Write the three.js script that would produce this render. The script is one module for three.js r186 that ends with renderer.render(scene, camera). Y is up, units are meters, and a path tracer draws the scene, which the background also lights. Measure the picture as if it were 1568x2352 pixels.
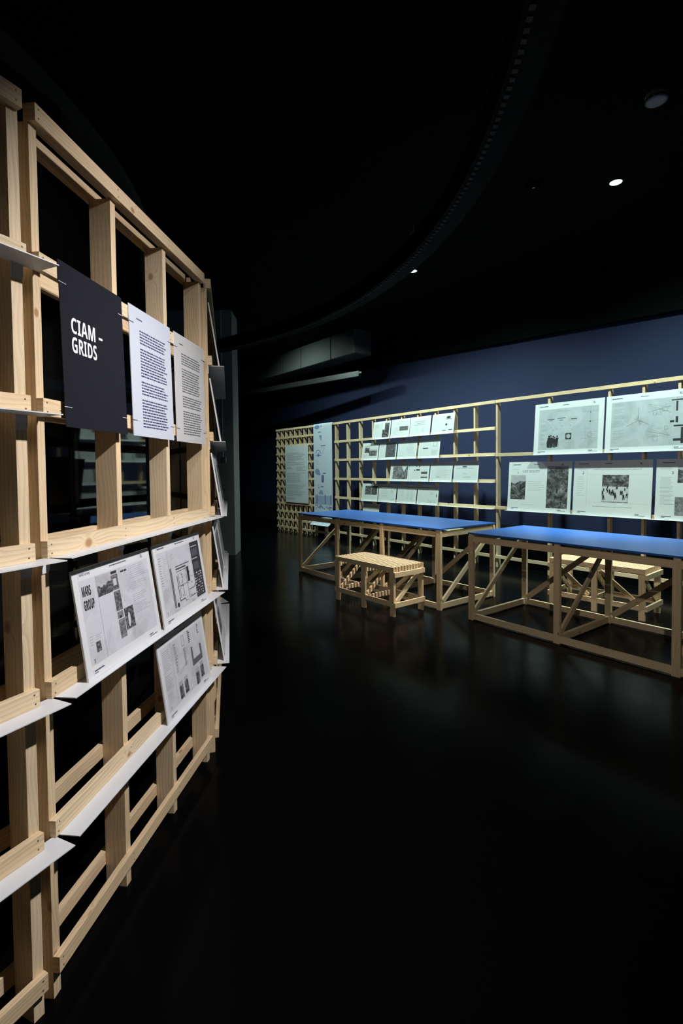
import * as THREE from 'three';
import { RoundedBoxGeometry } from 'three/addons/geometries/RoundedBoxGeometry.js';
import { mergeGeometries } from 'three/addons/utils/BufferGeometryUtils.js';
import { ImprovedNoise } from 'three/addons/math/ImprovedNoise.js';

// ------------------------------------------------------------------ camera, exposure, lamps
const scene = new THREE.Scene();
scene.background = new THREE.Color(0x000000);
const W = 1568, H = 2352, FOCAL = 1175;
const camera = new THREE.PerspectiveCamera(2 * Math.atan(H / 2 / FOCAL) * 180 / Math.PI, W / H, 0.05, 60);
camera.position.set(0, 1.32, 0);
camera.rotation.order = 'YXZ';
camera.rotation.set(-0.0327, 0, -0.0106);
camera.setViewOffset(W, H, 0, 58.5, W, H);          // the lens was shifted a little
const renderer = new THREE.WebGLRenderer({ antialias: true });
renderer.toneMapping = THREE.LinearToneMapping;
renderer.toneMappingExposure = 1.0;
renderer.shadowMap.enabled = true;

const CEIL = 3.8;
const COOL = [0.74, 1.0, 0.92], NEUTRAL = [1.0, 0.985, 1.03], WARM = [1.0, 0.95, 0.88];
// every lamp: place, aim, candela, half angle, softness, tint (its fitting is built further down from this same list)
const LAMPS = [
  // recessed wall washers in a row before the long grid
  { kind: 'washer', at: [2.417, CEIL, -4.539], aim: [3.25, 1.1, -5.15], cd: 40, angle: 1.12, pen: 1, tint: COOL, r: 0.05 },
  { kind: 'washer', at: [0.922, CEIL, -6.488], aim: [1.72, 1.1, -7.08], cd: 40, angle: 1.12, pen: 1, tint: COOL, r: 0.05 },
  { kind: 'washer', at: [-0.089, CEIL, -7.753], aim: [0.70, 1.1, -8.34], cd: 32, angle: 1.12, pen: 1, tint: COOL, r: 0.05 },
  { kind: 'washer', at: [3.912, CEIL, -2.590], aim: [4.70, 1.1, -3.2], cd: 34, angle: 1.12, pen: 1, tint: COOL, r: 0.05 },  // out of view, continues the row to light the right boards
  { kind: 'dome', at: [-1.576, CEIL, -9.336], aim: [-0.85, 1.9, -9.9], cd: 19, angle: 1.27, pen: 1, tint: COOL, r: 0.055 },
  // unseen deep recessed spots, placed to light the benches
  { kind: 'recess', at: [1.713, CEIL, -4.573], aim: [2.35, 0.4, -4.75], cd: 46, angle: 0.36, pen: 0.8, tint: WARM, r: 0.045 },  // lamp itself unseen in its dark fitting, lights the right bench
  { kind: 'recess', at: [1.05, CEIL, -3.9], aim: [0.15, 0.4, -4.95], cd: 62, angle: 0.30, pen: 0.9, tint: WARM, r: 0.045 },  // unseen, placed to light the farther bench from above
  // unseen spot heads by the curved beam, placed to light near grids and tables
  { kind: 'head', at: [1.006, 2.80, -1.045], aim: [-0.70, 0.42, -1.72], cd: 21.5, angle: 0.67, pen: 1, tint: NEUTRAL, r: 0.035 },  // out of view, placed to light the nearest and title grids
  { kind: 'head', at: [0.66, 2.72, -1.36], aim: [-0.66, 2.02, -1.78], cd: 3.4, angle: 0.46, pen: 1, tint: NEUTRAL, r: 0.035 },  // out of view, brightens the top rail of the title grid
  { kind: 'head', at: [-0.05, 2.80, 0.55], aim: [1.35, 0.45, -4.9], cd: 11, angle: 0.55, pen: 1, tint: WARM, r: 0.035 },  // out of view behind the camera, placed to light the table fronts
];
for (const l of LAMPS) {
  const s = new THREE.SpotLight(new THREE.Color().setRGB(...l.tint), l.cd, 0, l.angle, l.pen, 2);
  const d = new THREE.Vector3(...l.aim).sub(new THREE.Vector3(...l.at)).normalize();
  l.dir = d;
  const off = l.kind === 'recess' ? 0.03 : l.kind === 'washer' ? 0.012 : l.kind === 'dome' ? 0.045 : 0.075;
  s.position.set(...l.at).addScaledVector(l.kind !== 'head' ? new THREE.Vector3(0, -1, 0) : d, off);
  s.target.position.set(...l.aim);
  s.castShadow = true; s.shadow.radius = l.r / 0.02; s.shadow.mapSize.set(2048, 2048); s.shadow.bias = -0.0005;
  scene.add(s, s.target);
}

// ------------------------------------------------------------------ helpers
let seedState = 7;
const rnd = () => { seedState = (seedState * 1664525 + 1013904223) >>> 0; return seedState / 4294967296; };
const rr = (a, b) => a + (b - a) * rnd();
const noise = new ImprovedNoise();
const used = new Map();
function numbered(name) { const n = used.get(name) || 0; used.set(name, n + 1); return n ? name + '_' + String(n).padStart(3, '0') : name; }
function tag(o, label, category, group) { o.userData.label = label; o.userData.category = category; if (group) o.userData.group = group; return o; }
function thing(name, label, category, pos = [0, 0, 0], turn = 0, group) {
  const g = new THREE.Group(); g.name = numbered(name); g.position.set(...pos); g.rotation.order = 'YXZ'; g.rotation.y = turn;
  tag(g, label, category, group); scene.add(g); return g;
}
function mesh(name, geo, mat, parent, pos, rot) {
  const m = new THREE.Mesh(geo, mat);
  m.castShadow = m.receiveShadow = true;
  if (pos) m.position.set(...pos);
  if (rot) m.rotation.set(...rot);
  if (parent === undefined || parent === null) { m.name = numbered(name); scene.add(m); }
  else { const n = parent.children.filter(c => c.name === name || c.name.startsWith(name + '_0')).length; m.name = n ? name + '_' + String(n).padStart(3, '0') : name; parent.add(m); }
  return m;
}
const box = (w, h, d) => new THREE.BoxGeometry(w, h, d);
function struct(name, geo, mat, pos, rot) { const m = mesh(name, geo, mat, null, pos, rot); m.userData.kind = 'structure'; return m; }

// ------------------------------------------------------------------ materials
function dataTex(w, h, fn, srgb) {
  const d = new Uint8Array(w * h * 4);
  for (let y = 0; y < h; y++) for (let x = 0; x < w; x++) { const c = fn(x / w, y / h, x, y), i = (y * w + x) * 4; d[i] = c[0]; d[i + 1] = c[1]; d[i + 2] = c[2]; d[i + 3] = 255; }
  const t = new THREE.DataTexture(d, w, h);
  t.wrapS = t.wrapT = THREE.RepeatWrapping; t.magFilter = THREE.LinearFilter; t.minFilter = THREE.LinearMipmapLinearFilter; t.generateMipmaps = true;
  if (srgb) t.colorSpace = THREE.SRGBColorSpace;
  t.needsUpdate = true; return t;
}
// pine: one tile is 1.6 m along the grain, 0.2 m across
function pine(seed, knots) {
  const ks = []; for (let i = 0; i < knots; i++) ks.push([rr(0.05, 0.95), rr(0.1, 0.9), rr(0.006, 0.011)]);
  const f = (u, v) => {
    const per = Math.sin(u * Math.PI * 2), pc = Math.cos(u * Math.PI * 2);
    let warp = noise.noise(per * 1.2 + seed, pc * 1.2, v * 2.5) * 0.09 + noise.noise(per * 3 + seed, pc * 3 + 9, v * 6) * 0.018;
    let dark = 0;
    for (const [ku, kv, kr] of ks) {
      const dx = (u - ku) * 1.6, dy = (v - kv) * 0.2, q = Math.hypot(dx * 0.75, dy);
      warp += 0.16 * Math.exp(-Math.pow(q / 0.02, 2)) * Math.sign(dy || 1) * Math.min(1, Math.abs(dy) / 0.01);
      if (q < kr * 1.6) dark = Math.max(dark, (1 - Math.max(0, q - kr * 0.75) / (kr * 0.85)) * (0.75 + 0.25 * Math.sin(q * 2600)));
    }
    const p = (v + warp) * 17;
    const s = p - Math.floor(p);
    const ring = Math.pow(s, 2.2) * (1 - Math.pow(s, 18)) * (0.55 + 0.45 * noise.noise(per * 2 + 7, pc * 2, v * 9 + seed));
    const fibre = noise.noise(u * 34 + seed, v * 150, seed) * 0.5 + noise.noise(u * 120, v * 420, seed + 3) * 0.5;
    return { ring, fibre, dark, blot: noise.noise(per * 1.5 + 4, pc * 1.5 + seed, v * 3) };
  };
  const map = dataTex(1024, 192, (u, v) => {
    const q = f(u, v), k = 1 - 0.19 * q.ring + 0.045 * q.fibre + 0.05 * q.blot, r = q.ring * 0.8;
    let c = [239 * k, (216 - 16 * r) * k, (178 - 26 * r) * k];
    const d = q.dark * 0.8; c = [c[0] * (1 - d) + 142 * d, c[1] * (1 - d) + 92 * d, c[2] * (1 - d) + 52 * d];
    return c.map(x => Math.max(0, Math.min(255, x)));
  }, true);
  const bump = dataTex(1024, 192, (u, v) => { const q = f(u, v); const k = 128 + 60 * q.fibre - 25 * q.ring; return [k, k, k]; });
  return { map, bump };
}
const PINES = [pine(1.3, 2), pine(5.7, 3), pine(11.1, 4)];
const woods = [];
for (const tone of [[1, 1, 1], [0.93, 0.90, 0.86], [1.0, 0.955, 0.90]]) for (const p of PINES)
  woods.push(new THREE.MeshStandardMaterial({ color: new THREE.Color().setRGB(0.93 * tone[0], 0.92 * tone[1], 0.90 * tone[2]), map: p.map, bumpMap: p.bump, bumpScale: 0.0006, roughness: 0.72 }));
const white = new THREE.MeshStandardMaterial({ color: new THREE.Color().setRGB(0.74, 0.75, 0.76), roughness: 0.45 });        // powder-coated shelves
const foam = new THREE.MeshStandardMaterial({ color: new THREE.Color().setRGB(0.78, 0.78, 0.77), roughness: 0.8 });
const noiseBump = dataTex(512, 512, (u, v) => { const k = 128 + 70 * noise.noise(u * 40, v * 40, 2.5) + 50 * noise.noise(u * 130, v * 130, 8); return [k, k, k]; });
noiseBump.repeat.set(1, 1);
const speck = dataTex(512, 512, (u, v) => { const n = noise.noise(u * 9, v * 9, 1) * 0.5 + noise.noise(u * 60, v * 60, 4) * 0.5; const k = 150 + 60 * n; return [k, k, k]; });
const floorMat = new THREE.MeshPhysicalMaterial({ color: new THREE.Color().setRGB(0.0018, 0.0019, 0.0021), roughness: 0.34, specularIntensity: 0.08, roughnessMap: speck, bumpMap: noiseBump, bumpScale: 0.0003 });
const ceilMat = new THREE.MeshPhysicalMaterial({ color: new THREE.Color().setRGB(0.0015, 0.0015, 0.0015), roughness: 1, specularIntensity: 0.2 });
const blackWall = new THREE.MeshStandardMaterial({ color: new THREE.Color().setRGB(0.006, 0.006, 0.007), roughness: 0.9 });
const blueWall = new THREE.MeshStandardMaterial({ color: new THREE.Color().setRGB(0.020, 0.030, 0.088), roughness: 0.8, bumpMap: noiseBump, bumpScale: 0.0006 });
const blueTop = new THREE.MeshPhysicalMaterial({ color: new THREE.Color().setRGB(0.017, 0.118, 0.45), roughness: 0.34, bumpMap: noiseBump, bumpScale: 0.00005 });
const blueEdge = new THREE.MeshStandardMaterial({ color: new THREE.Color().setRGB(0.006, 0.01, 0.05), roughness: 0.6 });
const concrete = new THREE.MeshStandardMaterial({ color: new THREE.Color().setRGB(0.24, 0.25, 0.24), roughness: 0.9, bumpMap: noiseBump, bumpScale: 0.001 });
const ductMat = new THREE.MeshStandardMaterial({ color: new THREE.Color().setRGB(0.075, 0.08, 0.076), roughness: 0.75, bumpMap: noiseBump, bumpScale: 0.002 });
const ductDark = new THREE.MeshPhysicalMaterial({ color: new THREE.Color().setRGB(0.003, 0.003, 0.003), roughness: 0.9, specularIntensity: 0.3 });
const galv = new THREE.MeshStandardMaterial({ color: new THREE.Color().setRGB(0.055, 0.06, 0.057), roughness: 0.4, metalness: 0.6 });
const steel = new THREE.MeshStandardMaterial({ color: new THREE.Color().setRGB(0.6, 0.6, 0.6), roughness: 0.35, metalness: 1 });
const blackMetal = new THREE.MeshPhysicalMaterial({ color: new THREE.Color().setRGB(0.0012, 0.0012, 0.0013), roughness: 0.7, specularIntensity: 0.12 });
const studMat = new THREE.MeshStandardMaterial({ color: new THREE.Color().setRGB(0.03, 0.03, 0.03), roughness: 0.8 });
const darkGlass = new THREE.MeshPhysicalMaterial({ color: new THREE.Color().setRGB(0.006, 0.007, 0.006), roughness: 0.04, ior: 1.5, specularIntensity: 0.6 });
const glow = (r, g, b, k) => new THREE.MeshStandardMaterial({ color: 0x000000, emissive: new THREE.Color().setRGB(r, g, b), emissiveIntensity: k });
const plastic = new THREE.MeshStandardMaterial({ color: new THREE.Color().setRGB(0.27, 0.26, 0.235), roughness: 0.5 });

// ------------------------------------------------------------------ lumber: grain along the length, eased edges, its own stretch of the texture
function lumberGeo(L, A, B, axis = 'x', ease = 0.0012) {
  let g = new RoundedBoxGeometry(L, A, B, 1, ease);
  if (g.index) g = g.toNonIndexed();
  const p = g.attributes.position, n = g.attributes.normal, uv = new Float32Array(p.count * 2);
  const ou = rnd(), ov = rnd(), flip = rnd() < 0.5 ? 1 : -1;
  for (let t = 0; t < p.count; t += 3) {
    const nx = Math.abs(n.getX(t) + n.getX(t + 1) + n.getX(t + 2)), ny = Math.abs(n.getY(t) + n.getY(t + 1) + n.getY(t + 2)), nz = Math.abs(n.getZ(t) + n.getZ(t + 1) + n.getZ(t + 2));
    for (let k = t; k < t + 3; k++) {
      const x = p.getX(k), y = p.getY(k), z = p.getZ(k);
      let a, b;
      if (nx > ny && nx > nz) { a = z * 0.05; b = y; } else if (ny > nz) { a = x; b = z + A / 2 + B / 2; } else { a = x; b = y; }
      uv[k * 2] = flip * a / 1.6 + ou; uv[k * 2 + 1] = b / 0.2 + ov;
    }
  }
  g.setAttribute('uv', new THREE.BufferAttribute(uv, 2));
  if (axis === 'y') g.rotateZ(Math.PI / 2);
  if (axis === 'z') g.rotateY(Math.PI / 2);
  return g;
}
const wood = () => woods[Math.floor(rnd() * woods.length)];
// a stick between two points (in the parent's frame); a = height of its side face, b = thickness
function stick(name, parent, p, q, a, b, mat) {
  const P = new THREE.Vector3(...p), Q = new THREE.Vector3(...q), L = P.distanceTo(Q);
  const m = mesh(name, lumberGeo(L, a, b), mat || wood(), parent);
  const X = Q.clone().sub(P).normalize();
  let Y = new THREE.Vector3(0, 1, 0); Y.addScaledVector(X, -Y.dot(X)).normalize();
  const Z = new THREE.Vector3().crossVectors(X, Y);
  m.quaternion.setFromRotationMatrix(new THREE.Matrix4().makeBasis(X, Y, Z));
  m.position.copy(P).add(Q).multiplyScalar(0.5);
  return m;
}

// ------------------------------------------------------------------ directions of the hall
const vec = (x, z) => new THREE.Vector2(x, z);
const P0 = vec(2.0567, -6.8061);
const UB = vec(Math.cos(53.6 * Math.PI / 180), Math.sin(53.6 * Math.PI / 180));     // along the long grid
const NB = vec(-UB.y, UB.x);                                                         // from it towards the visitor
const turnOf = (u) => Math.atan2(-u.y, u.x);
const along = (o, u, s, n, t) => vec(o.x + u.x * s + n.x * t, o.y + u.y * s + n.y * t);

// ------------------------------------------------------------------ the room
function planShape(pts) { const s = new THREE.Shape(); pts.forEach((p, i) => i ? s.lineTo(p.x, -p.y) : s.moveTo(p.x, -p.y)); s.closePath(); return s; }
function slab(pts, y0, h) {
  const g = new THREE.ExtrudeGeometry(planShape(pts), { depth: h, bevelEnabled: false });
  g.rotateX(-Math.PI / 2); g.translate(0, y0, 0);
  const p = g.attributes.position, uv = g.attributes.uv; for (let i = 0; i < p.count; i++) uv.setXY(i, p.getX(i) * 0.5, p.getZ(i) * 0.5);
  return g;
}
const GAP = 1.0;
const wA = along(P0, UB, 12.5, NB, -GAP), wB = along(P0, UB, -16.5, NB, -GAP);
const corner = [wA, wB, vec(-10.5, -19), vec(-10.5, 5.5), vec(wA.x, 5.5)];
{
  const cx = corner.reduce((a, p) => a + p.x, 0) / 5, cz = corner.reduce((a, p) => a + p.y, 0) / 5;
  const out = corner.map(p => { const d = vec(p.x - cx, p.y - cz); d.normalize().multiplyScalar(0.6); return vec(p.x + d.x, p.y + d.y); });
  struct('floor', slab(out, -0.2, 0.2), floorMat);
  struct('ceiling', slab(out, CEIL, 0.2), ceilMat);
}
function wallBetween(name, a, b, mat, y0 = 0, y1 = CEIL, th = 0.2, sink = 0.1) {
  const L = Math.hypot(b.x - a.x, b.y - a.y), u = vec((b.x - a.x) / L, (b.y - a.y) / L);
  const g = box(L + 0.3, y1 - y0, th); const uv = g.attributes.uv, p = g.attributes.position;
  for (let i = 0; i < p.count; i++) uv.setXY(i, p.getX(i) * 0.6, p.getY(i) * 0.6);
  const nIn = vec(-u.y, u.x);                                       // outward side for this winding
  const m = struct(name, g, mat, [(a.x + b.x) / 2 + nIn.x * sink * 0, (y0 + y1) / 2, (a.y + b.y) / 2], [0, turnOf(u), 0]);
  return { m, u };
}
{
  const off = 0.1;                                                  // push every wall outward by half its thickness
  const push = (a, b) => { const L = Math.hypot(b.x - a.x, b.y - a.y), n = vec(-(b.y - a.y) / L, (b.x - a.x) / L); return [vec(a.x - n.x * off * S, a.y - n.y * off * S), vec(b.x - n.x * off * S, b.y - n.y * off * S)]; };
  let area = 0; corner.forEach((p, i) => { const q = corner[(i + 1) % 5]; area += p.x * q.y - q.x * p.y; });
  const S = Math.sign(area) || 1;
  const names = ['wall_back', 'wall_far_left', 'wall_left', 'wall_behind', 'wall_right'];
  corner.forEach((p, i) => { const q = corner[(i + 1) % 5], [a, b] = push(p, q); wallBetween(names[i], a, b, i === 0 ? blueWall : blackWall); });
  // black plinth along the blue wall
  const a = along(P0, UB, 12.3, NB, -GAP + 0.012), b = along(P0, UB, -16.3, NB, -GAP + 0.012);
  wallBetween('baseboard_back', a, b, blackWall, 0, 0.45, 0.024);
}
// concrete pier that ends the left side, with a conduit running down it
{
  const g = box(1.6, CEIL, 0.5);
  struct('wall_pier', g, concrete, [-1.68 - 0.8, CEIL / 2, -7.94 - 0.27], [0, 0.03, 0]);
  const c = thing('electrical_conduit', 'pale vertical conduit ending in a small switch box on the grey concrete pier', 'conduit', [-1.83, 0, -7.93]);
  mesh('pipe', new THREE.CylinderGeometry(0.016, 0.016, 2.24, 12), new THREE.MeshStandardMaterial({ color: new THREE.Color().setRGB(0.2, 0.2, 0.2), roughness: 0.6 }), c, [0, 1.54 + 1.12, 0.016]);
  mesh('switch_box', new RoundedBoxGeometry(0.085, 0.1, 0.04, 1, 0.006), new THREE.MeshStandardMaterial({ color: new THREE.Color().setRGB(0.16, 0.16, 0.16), roughness: 0.6 }), c, [0.01, 1.49, 0.02]);
}
// black valance along the top of the blue wall, its lower edge falling gently to the right, with a bare metal flange on its far part
{
  const g = new THREE.Group(); g.name = 'trim_1'; g.userData.kind = 'structure';
  const o = along(P0, UB, 0, NB, -GAP + 0.005); g.position.set(o.x, 0, o.y); g.rotation.y = turnOf(UB); scene.add(g);
  const edge = (s) => 3.187 - 0.0487 * s, sh = new THREE.Shape();
  sh.moveTo(-16, edge(-12.4)); sh.lineTo(-12.4, edge(-12.4)); sh.lineTo(10, edge(10)); sh.lineTo(10, CEIL); sh.lineTo(-16, CEIL); sh.closePath();
  const eg = new THREE.ExtrudeGeometry(sh, { depth: 0.1, bevelEnabled: false });
  mesh('valance', eg, ductDark, g);
}
// bare metal cable tray hung below the ceiling
{
  const a = vec(-2.26, -11.86), b = vec(0.34, -9.53), L = Math.hypot(b.x - a.x, b.y - a.y), u = vec((b.x - a.x) / L, (b.y - a.y) / L);
  const t = thing('cable_tray', 'narrow bare metal cable tray hung below the air duct, shining near its right end', 'cable tray', [a.x, 3.05, a.y], turnOf(u));
  mesh('side_plate', box(L, 0.1, 0.003), galv, t, [L / 2, 0.05, 0]); mesh('side_plate', box(L, 0.1, 0.003), galv, t, [L / 2, 0.05, -0.08]);
  mesh('bottom_plate', box(L, 0.003, 0.083), galv, t, [L / 2, 0.0015, -0.04]);
  for (const k of [0.15, 0.5, 0.85]) mesh('hanger_rod', new THREE.CylinderGeometry(0.004, 0.004, CEIL - 3.05, 8), blackMetal, t, [L * k, (CEIL - 3.05) / 2, -0.04]);
}
// insulated air duct hung from the ceiling
{
  const u = vec(Math.cos(52 * Math.PI / 180), Math.sin(52 * Math.PI / 180));
  const d = thing('air_duct', 'wide dark insulated air duct with taped seams hung below the ceiling', 'duct', [-0.8, 3.35, -10.3], turnOf(u));
  const xs = [-3.4, -1.9, -0.686, -0.005, 1.0, 1.7];
  for (let i = 0; i + 1 < xs.length; i++) {
    const w = xs[i + 1] - xs[i] - 0.012;
    mesh('duct_section', new RoundedBoxGeometry(w, 0.43, 0.4, 2, 0.02), ductMat, d, [(xs[i] + xs[i + 1]) / 2, 0.22, -0.21]);
    if (i) mesh('seam', box(0.014, 0.41, 0.385), ductDark, d, [xs[i], 0.22, -0.212]);
  }
}

// dark glass rotunda behind the near grids
const GC = vec(-4.22, -2.56);
{
  const w = new THREE.Group(); w.name = 'window_1'; w.userData.kind = 'structure'; w.position.set(GC.x, 0, GC.y); scene.add(w);
  const R = 3.07, step = 18 * Math.PI / 180, a0 = 6.75 * Math.PI / 180;
  for (let k = -5; k < 5; k++) {
    const a = a0 + k * step, b = a + step, m = (a + b) / 2, L = 2 * R * Math.sin(step / 2) - 0.008, d = R * Math.cos(step / 2);
    mesh('pane', box(L, 2.84, 0.012), darkGlass, w, [Math.cos(m) * d, 1.43, Math.sin(m) * d], [0, -m + Math.PI / 2, 0]);
  }
  for (const [y, h] of [[2.88, 0.06]]) {
    const s = new THREE.Shape(); s.absarc(0, 0, R + 0.03, 0, Math.PI * 2); const hole = new THREE.Path(); hole.absarc(0, 0, R - 0.08, 0, Math.PI * 2); s.holes.push(hole);
    const g = new THREE.ExtrudeGeometry(s, { depth: h, bevelEnabled: false, curveSegments: 60 }); g.rotateX(-Math.PI / 2); g.translate(0, y - h / 2, 0);
    mesh('head_rail', g, new THREE.MeshStandardMaterial({ color: new THREE.Color().setRGB(0.03, 0.032, 0.03), roughness: 0.6 }), w);
  }
}

// ------------------------------------------------------------------ prints
function canvas(w, h, bg = '#f1f1ef') { const c = document.createElement('canvas'); c.width = w; c.height = h; const x = c.getContext('2d'); x.fillStyle = bg; x.fillRect(0, 0, w, h); return [c, x]; }
function printMat(c, rough = 0.7) { const t = new THREE.CanvasTexture(c); t.colorSpace = THREE.SRGBColorSpace; t.magFilter = THREE.LinearFilter; t.anisotropy = 8; return new THREE.MeshStandardMaterial({ map: t, roughness: rough, color: new THREE.Color().setRGB(0.86, 0.86, 0.86) }); }
// grey lines standing for print too small to read
function lines(x, X, Y, w, n, lh, th, col = '#555', ragged = 0.35) {
  x.fillStyle = col;
  for (let i = 0; i < n; i++) {
    let px = X; const end = X + w * (1 - ragged * rnd());
    while (px < end) { const l = Math.min(end - px, w * rr(0.03, 0.12)); x.fillRect(px, Y + i * lh, l, th); px += l + Math.max(1, w * 0.012); }
  }
}
function photo(x, X, Y, w, h, o = {}) {                 // a halftone stand-in: tones of grey with grain, a bright sky, small figures
  const { sky = 0.3, dark = '#2e2a2c', light = '#cfcdd0', blobs = 40, people = 0 } = o;
  X = Math.round(X); Y = Math.round(Y); w = Math.max(2, Math.round(w)); h = Math.max(2, Math.round(h));
  const D = parseInt(dark.slice(1, 3), 16), Lt = parseInt(light.slice(1, 3), 16), z = rnd() * 90, detail = 2.2 + blobs / 14;
  const im = x.createImageData(w, h);
  for (let j = 0; j < h; j++) for (let i = 0; i < w; i++) {
    const u = i / h, v = j / h;
    const n1 = noise.noise(u * detail, v * detail * 1.5, z), n2 = noise.noise(u * detail * 3.1, v * detail * 3.8, z + 7), n3 = noise.noise(u * detail * 10, v * detail * 11, z + 13);
    let k = D + (Lt - D) * (0.2 + 0.55 * n1 + 0.4 * n2 + 0.32 * n3);
    const edge = sky * h * (1 + 0.35 * noise.noise(u * 5, 3, z) + 0.18 * noise.noise(u * 19, 8, z));
    if (j < edge) k = Lt * (0.95 + 0.08 * n1);
    k += (rnd() - 0.5) * 26;
    const q = (j * w + i) * 4, c = Math.max(10, Math.min(240, k)); im.data[q] = c; im.data[q + 1] = c * 0.985; im.data[q + 2] = c; im.data[q + 3] = 255;
  }
  x.putImageData(im, X, Y);
  for (let i = 0; i < people; i++) figure(x, X + w * rr(0.05, 0.95), Y + h * rr(0.6, 0.97), h * rr(0.07, 0.13));
}
function figure(x, px, py, ph) {                          // a tiny standing figure, feet at (px, py)
  x.fillStyle = '#1b191b'; const lean = rr(-0.08, 0.08) * ph, st = rr(0.04, 0.13) * ph;
  x.beginPath(); x.arc(px + lean, py - ph * 0.92, ph * 0.075, 0, 7); x.fill();
  x.beginPath(); x.moveTo(px + lean - ph * 0.13, py - ph * 0.8); x.lineTo(px + lean + ph * 0.13, py - ph * 0.8); x.lineTo(px + ph * 0.15, py - ph * 0.42); x.lineTo(px + st + ph * 0.05, py); x.lineTo(px + st - ph * 0.05, py); x.lineTo(px, py - ph * 0.4); x.lineTo(px - st + ph * 0.03, py); x.lineTo(px - st - ph * 0.06, py); x.lineTo(px - ph * 0.15, py - ph * 0.42); x.closePath(); x.fill();
}
function text(x, s, X, Y, px, o = {}) {
  const { col = '#1a1a1a', bold = true, squeeze = 1, align = 'left', fam = 'sans-serif' } = o;
  x.save(); x.translate(X, Y); x.scale(squeeze, 1); x.fillStyle = col; x.textAlign = align; x.font = (bold ? 'bold ' : '') + px + 'px ' + fam; x.fillText(s, 0, 0); if (o.heavy) { x.strokeStyle = col; x.lineWidth = px * o.heavy; x.strokeText(s, 0, 0); } x.restore();
}
function paperGrain(x, X, Y, w, h, col) {
  x.fillStyle = col; x.fillRect(X, Y, w, h);
  for (let i = 0; i < 60; i++) { x.globalAlpha = 0.05; x.fillStyle = rnd() < 0.5 ? '#fff' : '#555'; x.beginPath(); x.ellipse(X + rnd() * w, Y + rnd() * h, w * rr(0.03, 0.2), h * rr(0.02, 0.15), rnd() * 3, 0, 7); x.save(); x.beginPath(); x.rect(X, Y, w, h); x.clip(); x.beginPath(); x.ellipse(X + rnd() * w, Y + rnd() * h, w * rr(0.03, 0.2), h * rr(0.02, 0.15), rnd() * 3, 0, 7); x.fill(); x.restore(); }
  x.globalAlpha = 1;
}
const INK = '#2b2f55';
function caption(x, w, h, left, mid, right) {           // the white margin every board has: rules, headings, a corner mark
  x.fillStyle = INK; x.fillRect(w * 0.06, h * 0.035, 1.6, h * 0.055);
  if (left) text(x, left, w * 0.072, h * 0.068, h * 0.034, { col: INK, squeeze: 0.8 }); else lines(x, w * 0.072, h * 0.05, w * 0.13, 1, 0, h * 0.014, INK, 0);
  lines(x, w * 0.42, h * 0.052, w * (mid || 0.2), 1, 0, h * 0.011, INK, 0);
  x.fillRect(w * 0.83, h * 0.03, 1.4, h * 0.055);
  if (right) text(x, right, w * 0.85, h * 0.082, h * 0.055, { col: INK, squeeze: 0.62 });
  x.fillStyle = INK; x.fillRect(w * 0.06, h * 0.925, 1.4, h * 0.055); lines(x, w * 0.072, h * 0.935, w * 0.11, 1, 0, h * 0.013, INK, 0); lines(x, w * 0.072, h * 0.957, w * 0.04, 1, 0, h * 0.009, INK, 0);
  x.fillStyle = INK; x.fillRect(w * 0.8, h * 0.925, 1.4, h * 0.055); lines(x, w * 0.812, h * 0.935, w * 0.05, 1, 0, h * 0.013, INK, 0); lines(x, w * 0.812, h * 0.957, w * 0.12, 1, 0, h * 0.008, INK, 0);
}

// ------------------------------------------------------------------ slanted boards, hanging sheets
function board(label, group, O, u, n, u0, yb, tb, lean, w, h, mat, name = 'display_board') {
  const p = along(O, u, u0 + w / 2, n, tb);
  const g = thing(name, label, 'display board', [p.x, yb, p.y], turnOf(u), group);
  g.rotation.x = -lean;
  const th = 0.0055;
  mesh('panel', new RoundedBoxGeometry(w, h, th, 1, 0.0006), foam, g, [0, h / 2, -th / 2]);
  mesh('print', box(w - 0.0012, h - 0.0012, 0.0004), [foam, foam, foam, foam, mat, foam], g, [0, h / 2, 0.0002]);
  return g;
}

// ------------------------------------------------------------------ the near grids
const LV = [0.09, 0.437, 0.786, 1.133, 1.48, 1.828, 2.176];
const RAIL = 0.0425, RT = 0.018, PW = 0.027, PD = 0.07, PITCH = 0.3482;
function shelfGeo(L, depth) { return box(L, 0.0025, depth); }
const tabGeo = (() => { const s = new THREE.Shape(); s.moveTo(-0.014, 0); s.lineTo(0.014, 0); s.lineTo(0.014, -0.022); s.quadraticCurveTo(0.014, -0.036, 0.004, -0.036); s.lineTo(-0.014, -0.036); s.closePath(); return new THREE.ExtrudeGeometry(s, { depth: 0.0022, bevelEnabled: false }); })();
const screwGeo = (() => { const g = new THREE.SphereGeometry(0.0024, 8, 5); g.scale(1, 1, 0.3); return g; })();
const screwMat = new THREE.MeshStandardMaterial({ color: new THREE.Color().setRGB(0.16, 0.12, 0.08), roughness: 0.5, metalness: 0.6 });
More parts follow.
